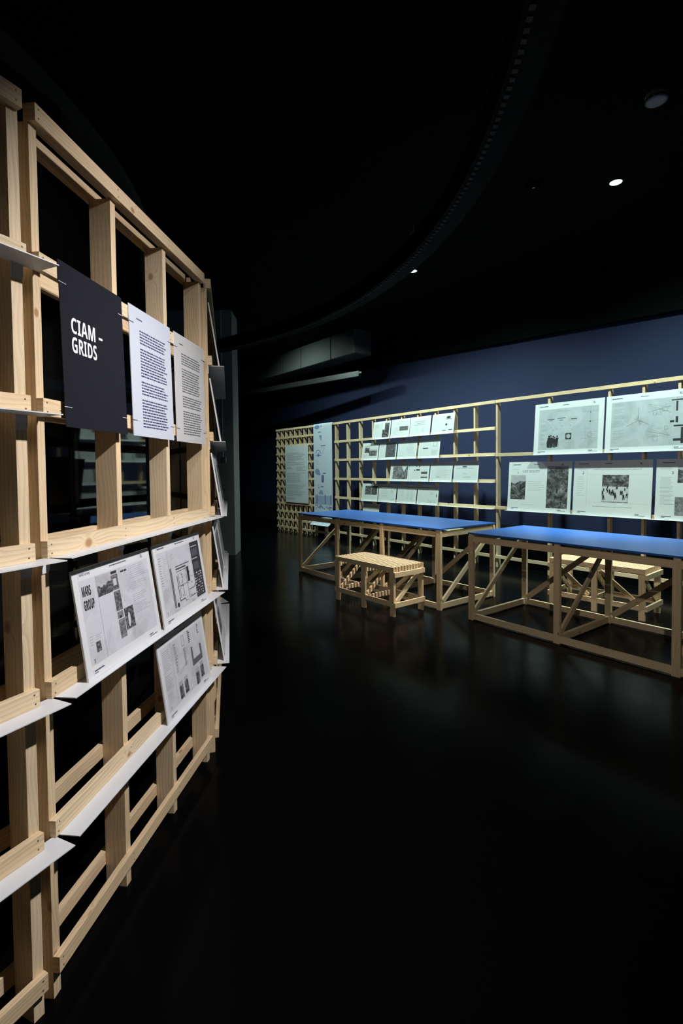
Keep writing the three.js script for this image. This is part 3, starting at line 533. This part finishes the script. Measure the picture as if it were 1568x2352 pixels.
// the large boards
function bigPrint(kind) {
  const w = 1320, h = 950, [c, x] = canvas(w, h, '#eef1f0');
  const T = (X, Y, a, n, lh = 0.022, th = 2.4, col = '#74797a', rag) => lines(x, w * X, h * Y, w * a, n, h * lh, th, col, rag);
  if (kind < 2) {
    paperGrain(x, w * 0.07, h * 0.12, w * 0.86, h * 0.79, '#c0c8c9');
    caption(x, w, h, null, 0.09, 'NL');
  }
  if (kind === 0) {
    for (let i = 0; i < 5; i++) T(0.1, 0.42 + i * 0.085, 0.1, 4, 0.014, 3, '#7d8485');
    T(0.33, 0.17, 0.3, 1, 0, 4); x.strokeStyle = '#8a9091'; x.lineWidth = 1.6;
    x.fillStyle = '#5d6364'; x.fillRect(w * 0.2, h * 0.31, w * 0.11, h * 0.014); x.fillRect(w * 0.23, h * 0.335, w * 0.05, h * 0.012); x.fillRect(w * 0.35, h * 0.3, w * 0.12, h * 0.012); x.fillRect(w * 0.38, h * 0.34, w * 0.05, h * 0.012);
    x.strokeRect(w * 0.53, h * 0.3, w * 0.13, h * 0.06); x.fillRect(w * 0.55, h * 0.325, w * 0.085, h * 0.022);
    for (const [X, Y] of [[0.26, 0.48], [0.35, 0.51], [0.43, 0.46], [0.54, 0.46], [0.29, 0.53]]) { x.beginPath(); x.arc(w * X, h * Y, 7, 0, 7); x.fill(); }
    x.fillStyle = '#141616';
    for (let i = 0; i < 6; i++) figure(x, w * (0.225 + i * 0.025), h * rr(0.85, 0.875), h * rr(0.2, 0.25));
    x.fillStyle = '#2a2e2f'; x.fillRect(w * 0.48, h * 0.6, w * 0.085, h * 0.12); x.fillStyle = '#b6bebf'; x.beginPath(); x.arc(w * 0.522, h * 0.66, w * 0.03, 0, 7); x.fill();
    x.strokeStyle = '#8a9091'; x.beginPath(); x.arc(w * 0.522, h * 0.66, w * 0.1, 0, 7); x.stroke(); x.strokeStyle = '#5a6061'; x.lineWidth = 4; x.beginPath(); x.arc(w * 0.82, h * 0.66, w * 0.03, 0, 7); x.stroke(); x.lineWidth = 1.6;
    for (const [a, b, q, r] of [[0.7, 0.22, 0.93, 0.22], [0.7, 0.4, 0.93, 0.4], [0.7, 0.6, 0.93, 0.6], [0.7, 0.72, 0.93, 0.72], [0.82, 0.14, 0.82, 0.5], [0.76, 0.55, 0.76, 0.8]]) { x.beginPath(); x.moveTo(w * a, h * b); x.lineTo(w * q, h * r); x.stroke(); }
    x.fillStyle = '#4a5051'; x.beginPath(); x.arc(w * 0.82, h * 0.24, 9, 0, 7); x.arc(w * 0.82, h * 0.41, 14, 0, 7); x.fill();
  }
  if (kind === 1) {
    for (const [Y, n] of [[0.15, 3], [0.24, 4], [0.36, 3], [0.45, 6], [0.62, 4], [0.72, 3]]) T(0.1, Y, 0.14, n, 0.02, 3);
    x.strokeStyle = '#3e4445'; x.lineWidth = 4; const cx = w * 0.4, cy = h * 0.46;
    for (const [X, Y] of [[0.4, 0.24], [0.26, 0.56], [0.53, 0.55]]) { x.beginPath(); x.moveTo(cx, cy); x.lineTo(w * X, h * Y); x.stroke(); }
    x.lineWidth = 1.6; for (let i = 0; i < 22; i++) { const a = rnd() * 6.28, r = w * rr(0.03, 0.075); x.beginPath(); x.moveTo(cx + Math.cos(a) * 14, cy + Math.sin(a) * 14); x.lineTo(cx + Math.cos(a) * r, cy + Math.sin(a) * r); x.stroke(); }
    for (const [gx, gy] of [[0.63, 0.3], [0.63, 0.68]]) { for (let i = 0; i < 6; i++) { x.beginPath(); x.moveTo(w * (gx - 0.12), h * (gy + rr(-0.1, 0.1))); x.lineTo(w * (gx + 0.14), h * (gy + rr(-0.1, 0.1))); x.stroke(); x.strokeRect(w * (gx + rr(-0.08, 0.08)), h * (gy + rr(-0.12, 0.1)), w * rr(0.02, 0.06), h * rr(0.02, 0.08)); } }
    x.fillStyle = '#2b2b30'; for (const [a, b, l, t] of [[0.77, 0.16, 0.13, 0.02], [0.82, 0.19, 0.02, 0.16], [0.9, 0.17, 0.012, 0.18], [0.76, 0.5, 0.045, 0.035], [0.82, 0.44, 0.025, 0.1], [0.8, 0.58, 0.15, 0.025], [0.88, 0.62, 0.05, 0.26], [0.8, 0.8, 0.09, 0.04]]) x.fillRect(w * a, h * b, w * l, h * t);
  }
  if (kind === 2) {
    x.fillStyle = INK; caption(x, w, h, null, 0.09, 'NL');
    text(x, '1', w * 0.15, h * 0.245, h * 0.06, { bold: true, squeeze: 0.8, col: '#222' }); T(0.06, 0.145, 0.13, 2, 0.018, 2.4);
    text(x, 'LOST IDENTITY', w * 0.235, h * 0.215, h * 0.06, { bold: false, squeeze: 0.88, col: '#333', fam: 'serif' });
    photo(x, w * 0.045, h * 0.265, w * 0.25, h * 0.5, { sky: 0.3, dark: '#38353a', blobs: 34 });
    photo(x, w * 0.635, h * 0.09, w * 0.32, h * 0.82, { sky: 0.05, dark: '#454347', mid: '#6e6c70', light: '#b9b8bc', blobs: 70, people: 9 });
    T(0.335, 0.4, 0.27, 6, 0.036, 3); T(0.22, 0.865, 0.36, 1, 0, 3);
  }
  if (kind === 3) {
    caption(x, w, h, null, 0.09, 'NL');
    text(x, '2', w * 0.12, h * 0.25, h * 0.065, { squeeze: 0.85, col: '#222' }); T(0.05, 0.135, 0.12, 3, 0.018, 2.6); x.fillStyle = '#9a9da0'; x.fillRect(w * 0.185, h * 0.12, 2, h * 0.72); x.fillRect(w * 0.19, h * 0.26, w * 0.76, 1.6); x.fillRect(w * 0.19, h * 0.76, w * 0.76, 1.6);
    for (let i = 0; i < 9; i++) T(0.05, 0.3 + i * 0.042, 0.11, 1, 0, 3);
    T(0.27, 0.16, 0.6, 1, 0, 5, '#555', 0);
    photo(x, w * 0.39, h * 0.26, w * 0.335, h * 0.49, { sky: 0, dark: '#3f3d40', mid: '#77757a', light: '#d9d8da', blobs: 30 });
    x.fillStyle = '#dddcde'; x.fillRect(w * 0.392, h * 0.47, w * 0.331, h * 0.27); x.fillStyle = '#1c1a1c';
    for (let i = 0; i < 22; i++) { const py = h * rr(0.5, 0.72); figure(x, w * rr(0.4, 0.715), py, h * 0.09 * (0.5 + (py / h - 0.48) * 3.4)); }
    T(0.27, 0.83, 0.5, 1, 0, 5, '#666', 0);
  }
  if (kind === 4) {
    caption(x, w, h, null, 0.09, 'NL');
    text(x, '3', w * 0.17, h * 0.25, h * 0.065, { squeeze: 0.85, col: '#222' }); T(0.05, 0.12, 0.14, 4, 0.018, 2.6); T(0.05, 0.3, 0.16, 22, 0.021, 3.4);
    photo(x, w * 0.235, h * 0.12, w * 0.3, h * 0.27, { sky: 0.2, dark: '#444', blobs: 40 }); photo(x, w * 0.215, h * 0.62, w * 0.3, h * 0.3, { sky: 0, dark: '#777', blobs: 40 }); photo(x, w * 0.6, h * 0.3, w * 0.3, h * 0.4, { sky: 0.2, blobs: 40 });
  }
  return printMat(c);
}
{
  const r2 = FL.r2 - 0.008 - FRAIL / 2 + 0.0001, r4 = FL.r4 - FRAIL / 2 + 0.0001, bw = 0.832, bh = 0.622;
  board('large drawing board with a black group of figures, left in the upper row', null, P0, UC, NC, 0.572, r2, 0.062, 0.09, bw, bh, bigPrint(0), 'large_display_board');
  board('large drawing board with a three-armed diagram, cut by the right photo edge', null, P0, UC, NC, 1.425, r2, 0.062, 0.09, bw, bh, bigPrint(1), 'large_display_board');
  board('large photo board numbered 1 and headed LOST IDENTITY, left of the lower row', null, P0, UC, NC, 0.205, r4, 0.062, 0.09, bw, bh, bigPrint(2), 'large_display_board');
  board('large board numbered 2 with one crowd photo in its middle, lower row', null, P0, UC, NC, 1.065, r4, 0.062, 0.09, bw, bh, bigPrint(3), 'large_display_board');
  board('large board numbered 3, cut by the right edge of the photo in the lower row', null, P0, UC, NC, 1.93, r4, 0.062, 0.09, bw, bh, bigPrint(4), 'large_display_board');
}
// tall text sheet on the fine-meshed grid
{
  const w = 820, h = 1170, [c, x] = canvas(w, h, '#e6ebef');
  for (const [y, n, a, b] of [[150, 4, 0.06, 0.86], [235, 3, 0.08, 0.84], [310, 2, 0.08, 0.5], [350, 3, 0.06, 0.8], [440, 4, 0.5, 0.4], [450, 2, 0.06, 0.3], [560, 10, 0.06, 0.86], [800, 5, 0.06, 0.86], [920, 6, 0.06, 0.86], [1080, 2, 0.06, 0.4]]) lines(x, w * a, y, w * b, n, 22, 6, '#6b7487');
  const p = along(B0, UL, -1.27, NL, 0.034);
  const g = thing('text_sheet', 'tall white sheet of grey lines, hung on the fine-meshed grid left of the banner', 'wall sheet', [p.x, 0.64, p.y], turnOf(UL));
  mesh('panel', box(0.85, 1.2, 0.004), foam, g, [0, 0.6, -0.002]);
  mesh('print', box(0.849, 1.199, 0.0004), [foam, foam, foam, foam, printMat(c), foam], g, [0, 0.6, 0.0002]);
}
// the banner: hangs from the top rail, its foot curling outward
{
  const w = 300, h = 1180, [c, x] = canvas(w, h, '#dbe5f2');
  const ink = (a) => 'rgba(64,92,150,' + a + ')';
  const el = (X, Y, a, b, al, rot = 0) => { x.fillStyle = ink(al); x.beginPath(); x.ellipse(w * X, h * Y, w * a, h * b, rot, 0, 7); x.fill(); };
  el(0.2, 0.05, 0.14, 0.02, 0.6); el(0.42, 0.045, 0.05, 0.008, 0.4); x.fillStyle = '#46507c'; x.fillRect(w * 0.25, h * 0.097, w * 0.17, h * 0.006);
  x.fillStyle = ink(0.5); x.beginPath(); x.moveTo(w * 0.3, h * 0.13); x.lineTo(w * 0.46, h * 0.13); x.lineTo(w * 0.44, h * 0.19); x.fill();
  x.fillStyle = '#46507c'; x.fillRect(w * 0.4, h * 0.225, w * 0.26, h * 0.006);
  for (let i = 0; i < 14; i++) { x.strokeStyle = ink(0.5); x.lineWidth = 2; x.beginPath(); x.arc(w * rr(0.36, 0.6), h * rr(0.24, 0.31), w * rr(0.015, 0.05), rnd() * 6, rnd() * 6); x.stroke(); }
  x.strokeStyle = ink(0.7); x.lineWidth = 9; x.beginPath(); x.arc(w * 0.25, h * 0.3, w * 0.12, Math.PI, 6.28); x.stroke(); el(0.26, 0.315, 0.05, 0.02, 0.6); el(0.16, 0.32, 0.08, 0.005, 0.5); el(0.36, 0.32, 0.08, 0.005, 0.5);
  for (let i = 0; i < 12; i++) el(rr(0.08, 0.3), rr(0.36, 0.44), 0.015, 0.003, 0.4);
  el(0.2, 0.475, 0.14, 0.028, 0.5, 0.5); el(0.32, 0.5, 0.04, 0.012, 0.5, 0.6);
  x.fillStyle = '#3c4674'; x.fillRect(w * 0.5, h * 0.485, w * 0.16, h * 0.008); for (let i = 0; i < 5; i++) x.strokeRect(w * 0.44, h * (0.51 + i * 0.013), w * 0.09, h * 0.009); x.strokeStyle = '#3c4674'; x.lineWidth = 4; for (let i = 0; i < 5; i++) x.strokeRect(w * 0.44, h * (0.51 + i * 0.013), w * 0.09, h * 0.009);
  el(0.45, 0.615, 0.09, 0.007, 0.6); for (let i = 0; i < 8; i++) el(rr(0.08, 0.3), rr(0.6, 0.63), 0.03, 0.004, 0.35);
  x.fillStyle = ink(0.45); x.beginPath(); x.moveTo(w * 0.25, h * 0.69); x.lineTo(w * 0.33, h * 0.65); x.lineTo(w * 0.45, h * 0.65); x.lineTo(w * 0.53, h * 0.69); x.fill();
  x.fillStyle = ink(0.3); x.fillRect(w * 0.05, h * 0.70, w * 0.9, h * 0.085); x.fillStyle = ink(0.45); for (const X of [0.12, 0.58, 0.88]) x.fillRect(w * X, h * 0.69, w * 0.07, h * 0.09);
  for (let i = 0; i < 26; i++) el(rr(0.06, 0.94), rr(0.79, 0.83), rr(0.02, 0.06), 0.006, 0.45); x.strokeStyle = '#33427c'; x.lineWidth = 6; for (let i = 0; i < 4; i++) { x.beginPath(); x.arc(w * (0.55 + i * 0.11), h * 0.93, w * 0.04, 0, 5); x.stroke(); }
  const mat = printMat(c, 0.6); mat.side = THREE.DoubleSide;
  const prof = [[2.226, -0.012], [2.228, 0.026], [2.2, 0.034], [1.9, 0.036], [1.2, 0.036], [0.7, 0.038], [0.45, 0.046], [0.36, 0.06], [0.30, 0.085], [0.262, 0.12], [0.243, 0.16]];
  const cv = new THREE.CatmullRomCurve3(prof.map(([y, z]) => new THREE.Vector3(0, y, z)));
  const N = 60, pos = [], uv = [], idx = [], len = cv.getLength();
  for (let i = 0; i <= N; i++) {
    const t = i / N, p = cv.getPointAt(t), tg = cv.getTangentAt(t), nn = new THREE.Vector3(0, tg.z, -tg.y);   // thickness direction
    for (const side of [0, 1]) for (const sx of [-0.5, 0.5]) { pos.push(sx * 0.6, p.y + nn.y * 0.0012 * (side ? -1 : 0), p.z + nn.z * 0.0012 * (side ? -1 : 0)); uv.push(sx + 0.5, 1 - t); }
    if (i) { const a = (i - 1) * 4, b = i * 4; idx.push(a, b, a + 1, a + 1, b, b + 1, a + 2, a + 3, b + 2, a + 3, b + 3, b + 2, a, a + 2, b, b, a + 2, b + 2, a + 1, b + 1, a + 3, b + 1, b + 3, a + 3); }
  }
  const g = new THREE.BufferGeometry(); g.setAttribute('position', new THREE.Float32BufferAttribute(pos, 3)); g.setAttribute('uv', new THREE.Float32BufferAttribute(uv, 2)); g.setIndex(idx); g.computeVertexNormals();
  const p = along(B0, UL, -0.345, NL, 0);
  const t = mesh('paper_banner', g, mat, null, [p.x, 0, p.y], [0, turnOf(UL), 0]);
  tag(t, 'long pale blue paper banner with blue drawings, curling outward at its foot', 'banner');
}

// ------------------------------------------------------------------ tables
const UT = vec(Math.cos(0.9188), Math.sin(0.9188)), NT = vec(Math.sin(0.9188), -Math.cos(0.9188));      // along the table, away from the visitor
const TL = 2.433, TW = 0.839, TH = 0.764;
function makeTable(label, p) {
  const g = thing('work_table', label, 'table', [p.x, 0, p.y], turnOf(UT));
  // local x along the table, local z towards the visitor: the far side is at z = -TW
  const top = mesh('tabletop', new RoundedBoxGeometry(TL, 0.014, TW, 2, 0.002), blueTop, g, [TL / 2, TH - 0.007, -TW / 2]);
  const ga = (y) => y;
  const LW = 0.05, LT = 0.028, legH = TH - 0.032, rh = 0.05;
  const xs = [0.0, (TL - LW) / 3, 2 * (TL - LW) / 3, TL - LW];
  const z0 = -0.004, z1 = -TW + 0.004;
  xs.forEach((x) => {
    mesh('leg', lumberGeo(legH, LW, LT, 'y'), wood(), g, [x + LW / 2, legH / 2, z0 - LT / 2]);
    mesh('leg', lumberGeo(legH, LW, LT, 'y'), wood(), g, [x + LW / 2, legH / 2, z1 + LT / 2]);
    const inside = x === xs[3] ? -1 : 1, bx = x + LW / 2;
    mesh('cross_beam', lumberGeo(TW - 0.008 - 2 * LT, rh, LT, 'z'), wood(), g, [bx, 0.035, (z0 + z1) / 2]);
    mesh('cross_beam', lumberGeo(TW - 0.008 - 2 * LT, rh, LT, 'z'), wood(), g, [bx, legH - rh / 2, (z0 + z1) / 2]);
    stick('brace', g, [bx, 0.075, z0 - LT - 0.03], [bx, legH - 0.075, z1 + LT + 0.03], 0.042, 0.02);
    for (const z of [z0 - LT / 2 - 0.001, z1 + LT / 2]) mesh('spacer', box(0.04, 0.018, 0.024), wood(), g, [bx, legH + 0.009, z]);
  });
  for (let i = 0; i < 3; i++) {
    const a = xs[i] + LW, b = xs[i + 1], L = b - a, m = (a + b) / 2;
    mesh('front_rail', lumberGeo(L, rh, 0.022), wood(), g, [m, 0.035, z0 - 0.014]);
    mesh('front_rail', lumberGeo(L, rh, 0.022), wood(), g, [m, legH - rh / 2, z0 - 0.014]);
    mesh('back_rail', lumberGeo(L, rh, 0.022), wood(), g, [m, 0.035, z1 + 0.014]);
    mesh('back_rail', lumberGeo(L, rh, 0.022), wood(), g, [m, legH - rh / 2, z1 + 0.014]);
    stick('brace', g, [a + 0.02, 0.08, z1 + 0.045], [b - 0.02, legH - 0.075, z1 + 0.045], 0.045, 0.02);
  }
  return g;
}
makeTable('long blue-topped timber table farther back, with a slatted bench before it', vec(-0.5717, -6.6462));
makeTable('blue-topped timber table in front, cut by the right edge of the photo', vec(1.096, -4.4426));

// ------------------------------------------------------------------ benches
function makeBench(label, p, turn) {
  const L = 0.8455, D = 0.3916, Ht = 0.445;
  const g = thing('slatted_bench', label, 'bench', [p.x, 0, p.y], turn);
  const LW = 0.05, LT = 0.026, rh = 0.045, slatH = 0.045, legH = Ht - slatH, xs = [0.0, (L - LW) / 2, L - LW];
  const n = 11, pitch = (D - 0.018) / (n - 1);
  for (let i = 0; i < n; i++) mesh('slat', lumberGeo(L, slatH, 0.019), wood(), g, [L / 2, Ht - slatH / 2, -0.009 - i * pitch]);
  xs.forEach((x) => {
    const bx = x + LW / 2;
    mesh('leg', lumberGeo(legH - 0.0005, LW, LT, 'y'), wood(), g, [bx, legH / 2, -LT / 2]);
    mesh('leg', lumberGeo(legH - 0.0005, LW, LT, 'y'), wood(), g, [bx, legH / 2, -D + LT / 2]);
    const out = x === xs[0] ? -1 : 1, cx = out > 0 ? x + LW + 0.009 : x - 0.009;
    mesh('cross_beam', lumberGeo(D, rh, 0.018, 'z'), wood(), g, [cx, legH - rh / 2 - 0.001, -D / 2]);
    mesh('cross_beam', lumberGeo(D, rh, 0.018, 'z'), wood(), g, [cx, 0.105, -D / 2]);
    stick('brace', g, [bx, 0.115, -LT - 0.02], [bx, legH - 0.035, -D + LT + 0.02], 0.04, 0.02);
    for (const z of [-0.009, -D + 0.009]) mesh('notch_block', box(0.012, 0.05, 0.02), wood(), g, [x + LW + (x === xs[2] ? -0.006 : 0.006), legH - 0.0255, z - Math.sign(z + D / 2) * LT]);
  });
  for (let i = 0; i < 2; i++) {
    const a = xs[i] + LW, b = xs[i + 1], m = (a + b) / 2;
    const a2 = i ? a + 0.018 : a;
    mesh('front_rail', lumberGeo(b - a2, rh, 0.018), wood(), g, [(a2 + b) / 2, 0.105, -0.013]);
    mesh('back_rail', lumberGeo(b - a2, rh, 0.018), wood(), g, [(a2 + b) / 2, 0.105, -D + 0.013]);
    stick('brace', g, [a2 + 0.018, 0.135, -D + LT + 0.012], [b - 0.012, legH - 0.02, -D + LT + 0.012], 0.04, 0.018);
  }
  return g;
}
makeBench('slatted timber bench standing before the farther blue table', vec(-0.0707, -5.1854), turnOf(vec(Math.cos(0.9011), Math.sin(0.9011))));
{ // turned round: its back side faces the visitor
  const u = vec(Math.cos(0.862), Math.sin(0.862)), n = vec(-u.y, u.x);           // n towards the visitor
  const fl = vec(2.015, -4.955), o = along(fl, u, 0.8455, n, -0.3916);
  makeBench('slatted timber bench behind the front blue table, brightly lit on top', o, turnOf(vec(-u.x, -u.y)));
}

// ------------------------------------------------------------------ curved beam overhead, its studs and hangers
const YB = 2.9, RB = 4.95;
{
  const b = thing('curved_beam', 'black curved beam hung under the ceiling, dotted with small grey squares', 'beam', [GC.x, YB, GC.y]);
  const t0 = -88 * Math.PI / 180, t1 = 40 * Math.PI / 180, s = new THREE.Shape();
  const r0 = RB - 0.03, r1 = RB + 0.11;
  s.absarc(0, 0, r1, -t1, -t0, false); s.absarc(0, 0, r0, -t0, -t1, true); s.closePath();
  const g = new THREE.ExtrudeGeometry(s, { depth: 0.14, bevelEnabled: true, bevelSize: 0.002, bevelThickness: 0.002, bevelSegments: 1, curveSegments: 90 }); g.rotateX(-Math.PI / 2); g.translate(0, 0.002, 0);
  mesh('beam_body', g, blackMetal, b);
  const sg = box(0.022, 0.004, 0.021);
  for (let i = 0; i < 136; i++) { const a = (9.3 - (i - 3) * 0.546) * Math.PI / 180; mesh('square_stud', sg, studMat, b, [Math.cos(a) * RB, -0.002, Math.sin(a) * RB], [0, -a, 0]); }
  for (const a of [-15.3, -39.5, 14, 32]) {
    const r = a * Math.PI / 180, q = [Math.cos(r) * (RB + 0.0), 0.14, Math.sin(r) * (RB + 0.0)];
    mesh('hanger_wire', new THREE.CylinderGeometry(0.0016, 0.0016, CEIL - YB - 0.22, 6), steel, b, [q[0], 0.22 + (CEIL - YB - 0.22) / 2, q[2]]);
    mesh('hanger_hook', new THREE.TorusGeometry(0.02, 0.003, 6, 14), steel, b, [q[0], 0.165, q[2]], [0, -r, 0]);
    mesh('hanger_grip', new THREE.CylinderGeometry(0.004, 0.004, 0.045, 8), steel, b, [q[0], 0.21, q[2]]);
  }
}
// ------------------------------------------------------------------ lamps' fittings
{
  const wl = ['third from the left', 'second from the left', 'leftmost', 'out of frame'];
  const wlab = ['round recessed ceiling light at the right, above the large boards', 'round recessed ceiling light beside the curved beam, above the middle of the long grid', 'small round recessed ceiling light farthest back, near a beam hanger', 'unseen recessed ceiling light for the right boards, beyond the right edge of the photo'];
  let wi = 0;
  const tube = (r, R, h) => { const pts = [[r, 0], [R, 0], [R, h], [r, h], [r, 0]].map(([a, b]) => new THREE.Vector2(a, b)); return new THREE.LatheGeometry(pts, 32); };
  for (const l of LAMPS) {
    const e = glow(l.tint[0], l.tint[1], l.tint[2], 1);
    if (l.kind === 'washer') {
      const t = thing('recessed_light', wlab[wi++], 'ceiling light', [l.at[0], CEIL, l.at[2]]);
      mesh('trim_ring', tube(0.052, 0.064, 0.006), blackMetal, t, [0, -0.006, 0]);
      e.emissiveIntensity = 1.6; mesh('lens', new THREE.CylinderGeometry(0.05, 0.05, 0.004, 32), e, t, [0, -0.003, 0]);
    } else if (l.kind === 'recess') {
      const t = thing('unseen_bench_spot', l.at[0] > 1.5 ? 'black deep-set ceiling fitting left of the bright recessed light, unseen lamp lighting the bench' : 'unseen deep-set ceiling spot placed to light the farther bench', 'ceiling light', [l.at[0], CEIL, l.at[2]]);
      mesh('baffle', tube(0.05, 0.056, 0.05), blackMetal, t, [0, -0.05, 0]);
      e.emissiveIntensity = 0.6; mesh('lens', new THREE.CylinderGeometry(0.042, 0.042, 0.003, 24), e, t, [0, -0.004, 0]);
    } else if (l.kind === 'dome') {
      const t = thing('ceiling_lamp', 'small bright round ceiling lamp at the left, above the air duct', 'ceiling light', [l.at[0], CEIL, l.at[2]]);
      mesh('trim_ring', tube(0.05, 0.062, 0.012), blackMetal, t, [0, -0.012, 0]);
      e.emissiveIntensity = 2; const dome = new THREE.SphereGeometry(0.05, 28, 12, 0, Math.PI * 2, Math.PI / 2, Math.PI / 2); dome.scale(1, 0.85, 1);
      mesh('dome_lens', dome, e, t, [0, -0.001, 0]);
    } else {
      const t = thing('unseen_spot_head', l.at[2] > 0 ? 'unseen spotlight head behind the visitor, placed to light the blue tables' : l.at[0] > 0.8 ? 'unseen spotlight head out of frame, placed to light the near grids' : 'unseen spotlight head out of frame, placed to light the title grid top rail', 'spotlight', l.at);
      const q = new THREE.Quaternion().setFromUnitVectors(new THREE.Vector3(0, 1, 0), l.dir);
      const can = mesh('can', (() => { const a = tube(l.r, l.r + 0.006, 0.12); const c = new THREE.CylinderGeometry(l.r + 0.006, l.r + 0.006, 0.006, 32); c.translate(0, -0.003, 0); const m = mergeGeometries([a.toNonIndexed(), c.toNonIndexed()]); m.translate(0, -0.06, 0); return m; })(), blackMetal, t); can.quaternion.copy(q);
      e.emissiveIntensity = 4; const lens = mesh('lens', new THREE.CylinderGeometry(l.r - 0.001, l.r - 0.001, 0.004, 24), e, t); lens.quaternion.copy(q); lens.position.copy(l.dir).multiplyScalar(0.05);
      const up = CEIL - l.at[1];
      mesh('stem', new THREE.CylinderGeometry(0.008, 0.008, up - l.r * 0.8, 10), blackMetal, t, [-l.dir.x * 0.03, l.r * 0.4 + up / 2, -l.dir.z * 0.03]);
    }
  }
  // smoke detector
  const d = thing('smoke_detector', 'round white smoke detector with dark vents on the black ceiling', 'smoke detector', [2.123, CEIL, -3.488]);
  mesh('base', new THREE.LatheGeometry([[0, 0], [0.066, 0], [0.068, -0.004], [0.068, -0.022], [0.064, -0.026], [0, -0.026]].map(p => new THREE.Vector2(...p)), 40), plastic, d);
  mesh('sensor_cap', new THREE.LatheGeometry([[0, -0.026], [0.06, -0.026], [0.066, -0.032], [0.066, -0.05], [0.05, -0.058], [0, -0.06]].map(p => new THREE.Vector2(...p)), 40), plastic, d);
  for (let i = 0; i < 12; i++) { const a = i / 12 * Math.PI * 2; mesh('vent_slot', box(0.024, 0.011, 0.006), blackMetal, d, [Math.sin(a) * 0.0655, -0.041, Math.cos(a) * 0.0655], [0, a, 0]); }
}
scene.traverse(o => { if (o.isMesh) { o.castShadow = true; o.receiveShadow = true; } });
renderer.render(scene, camera);
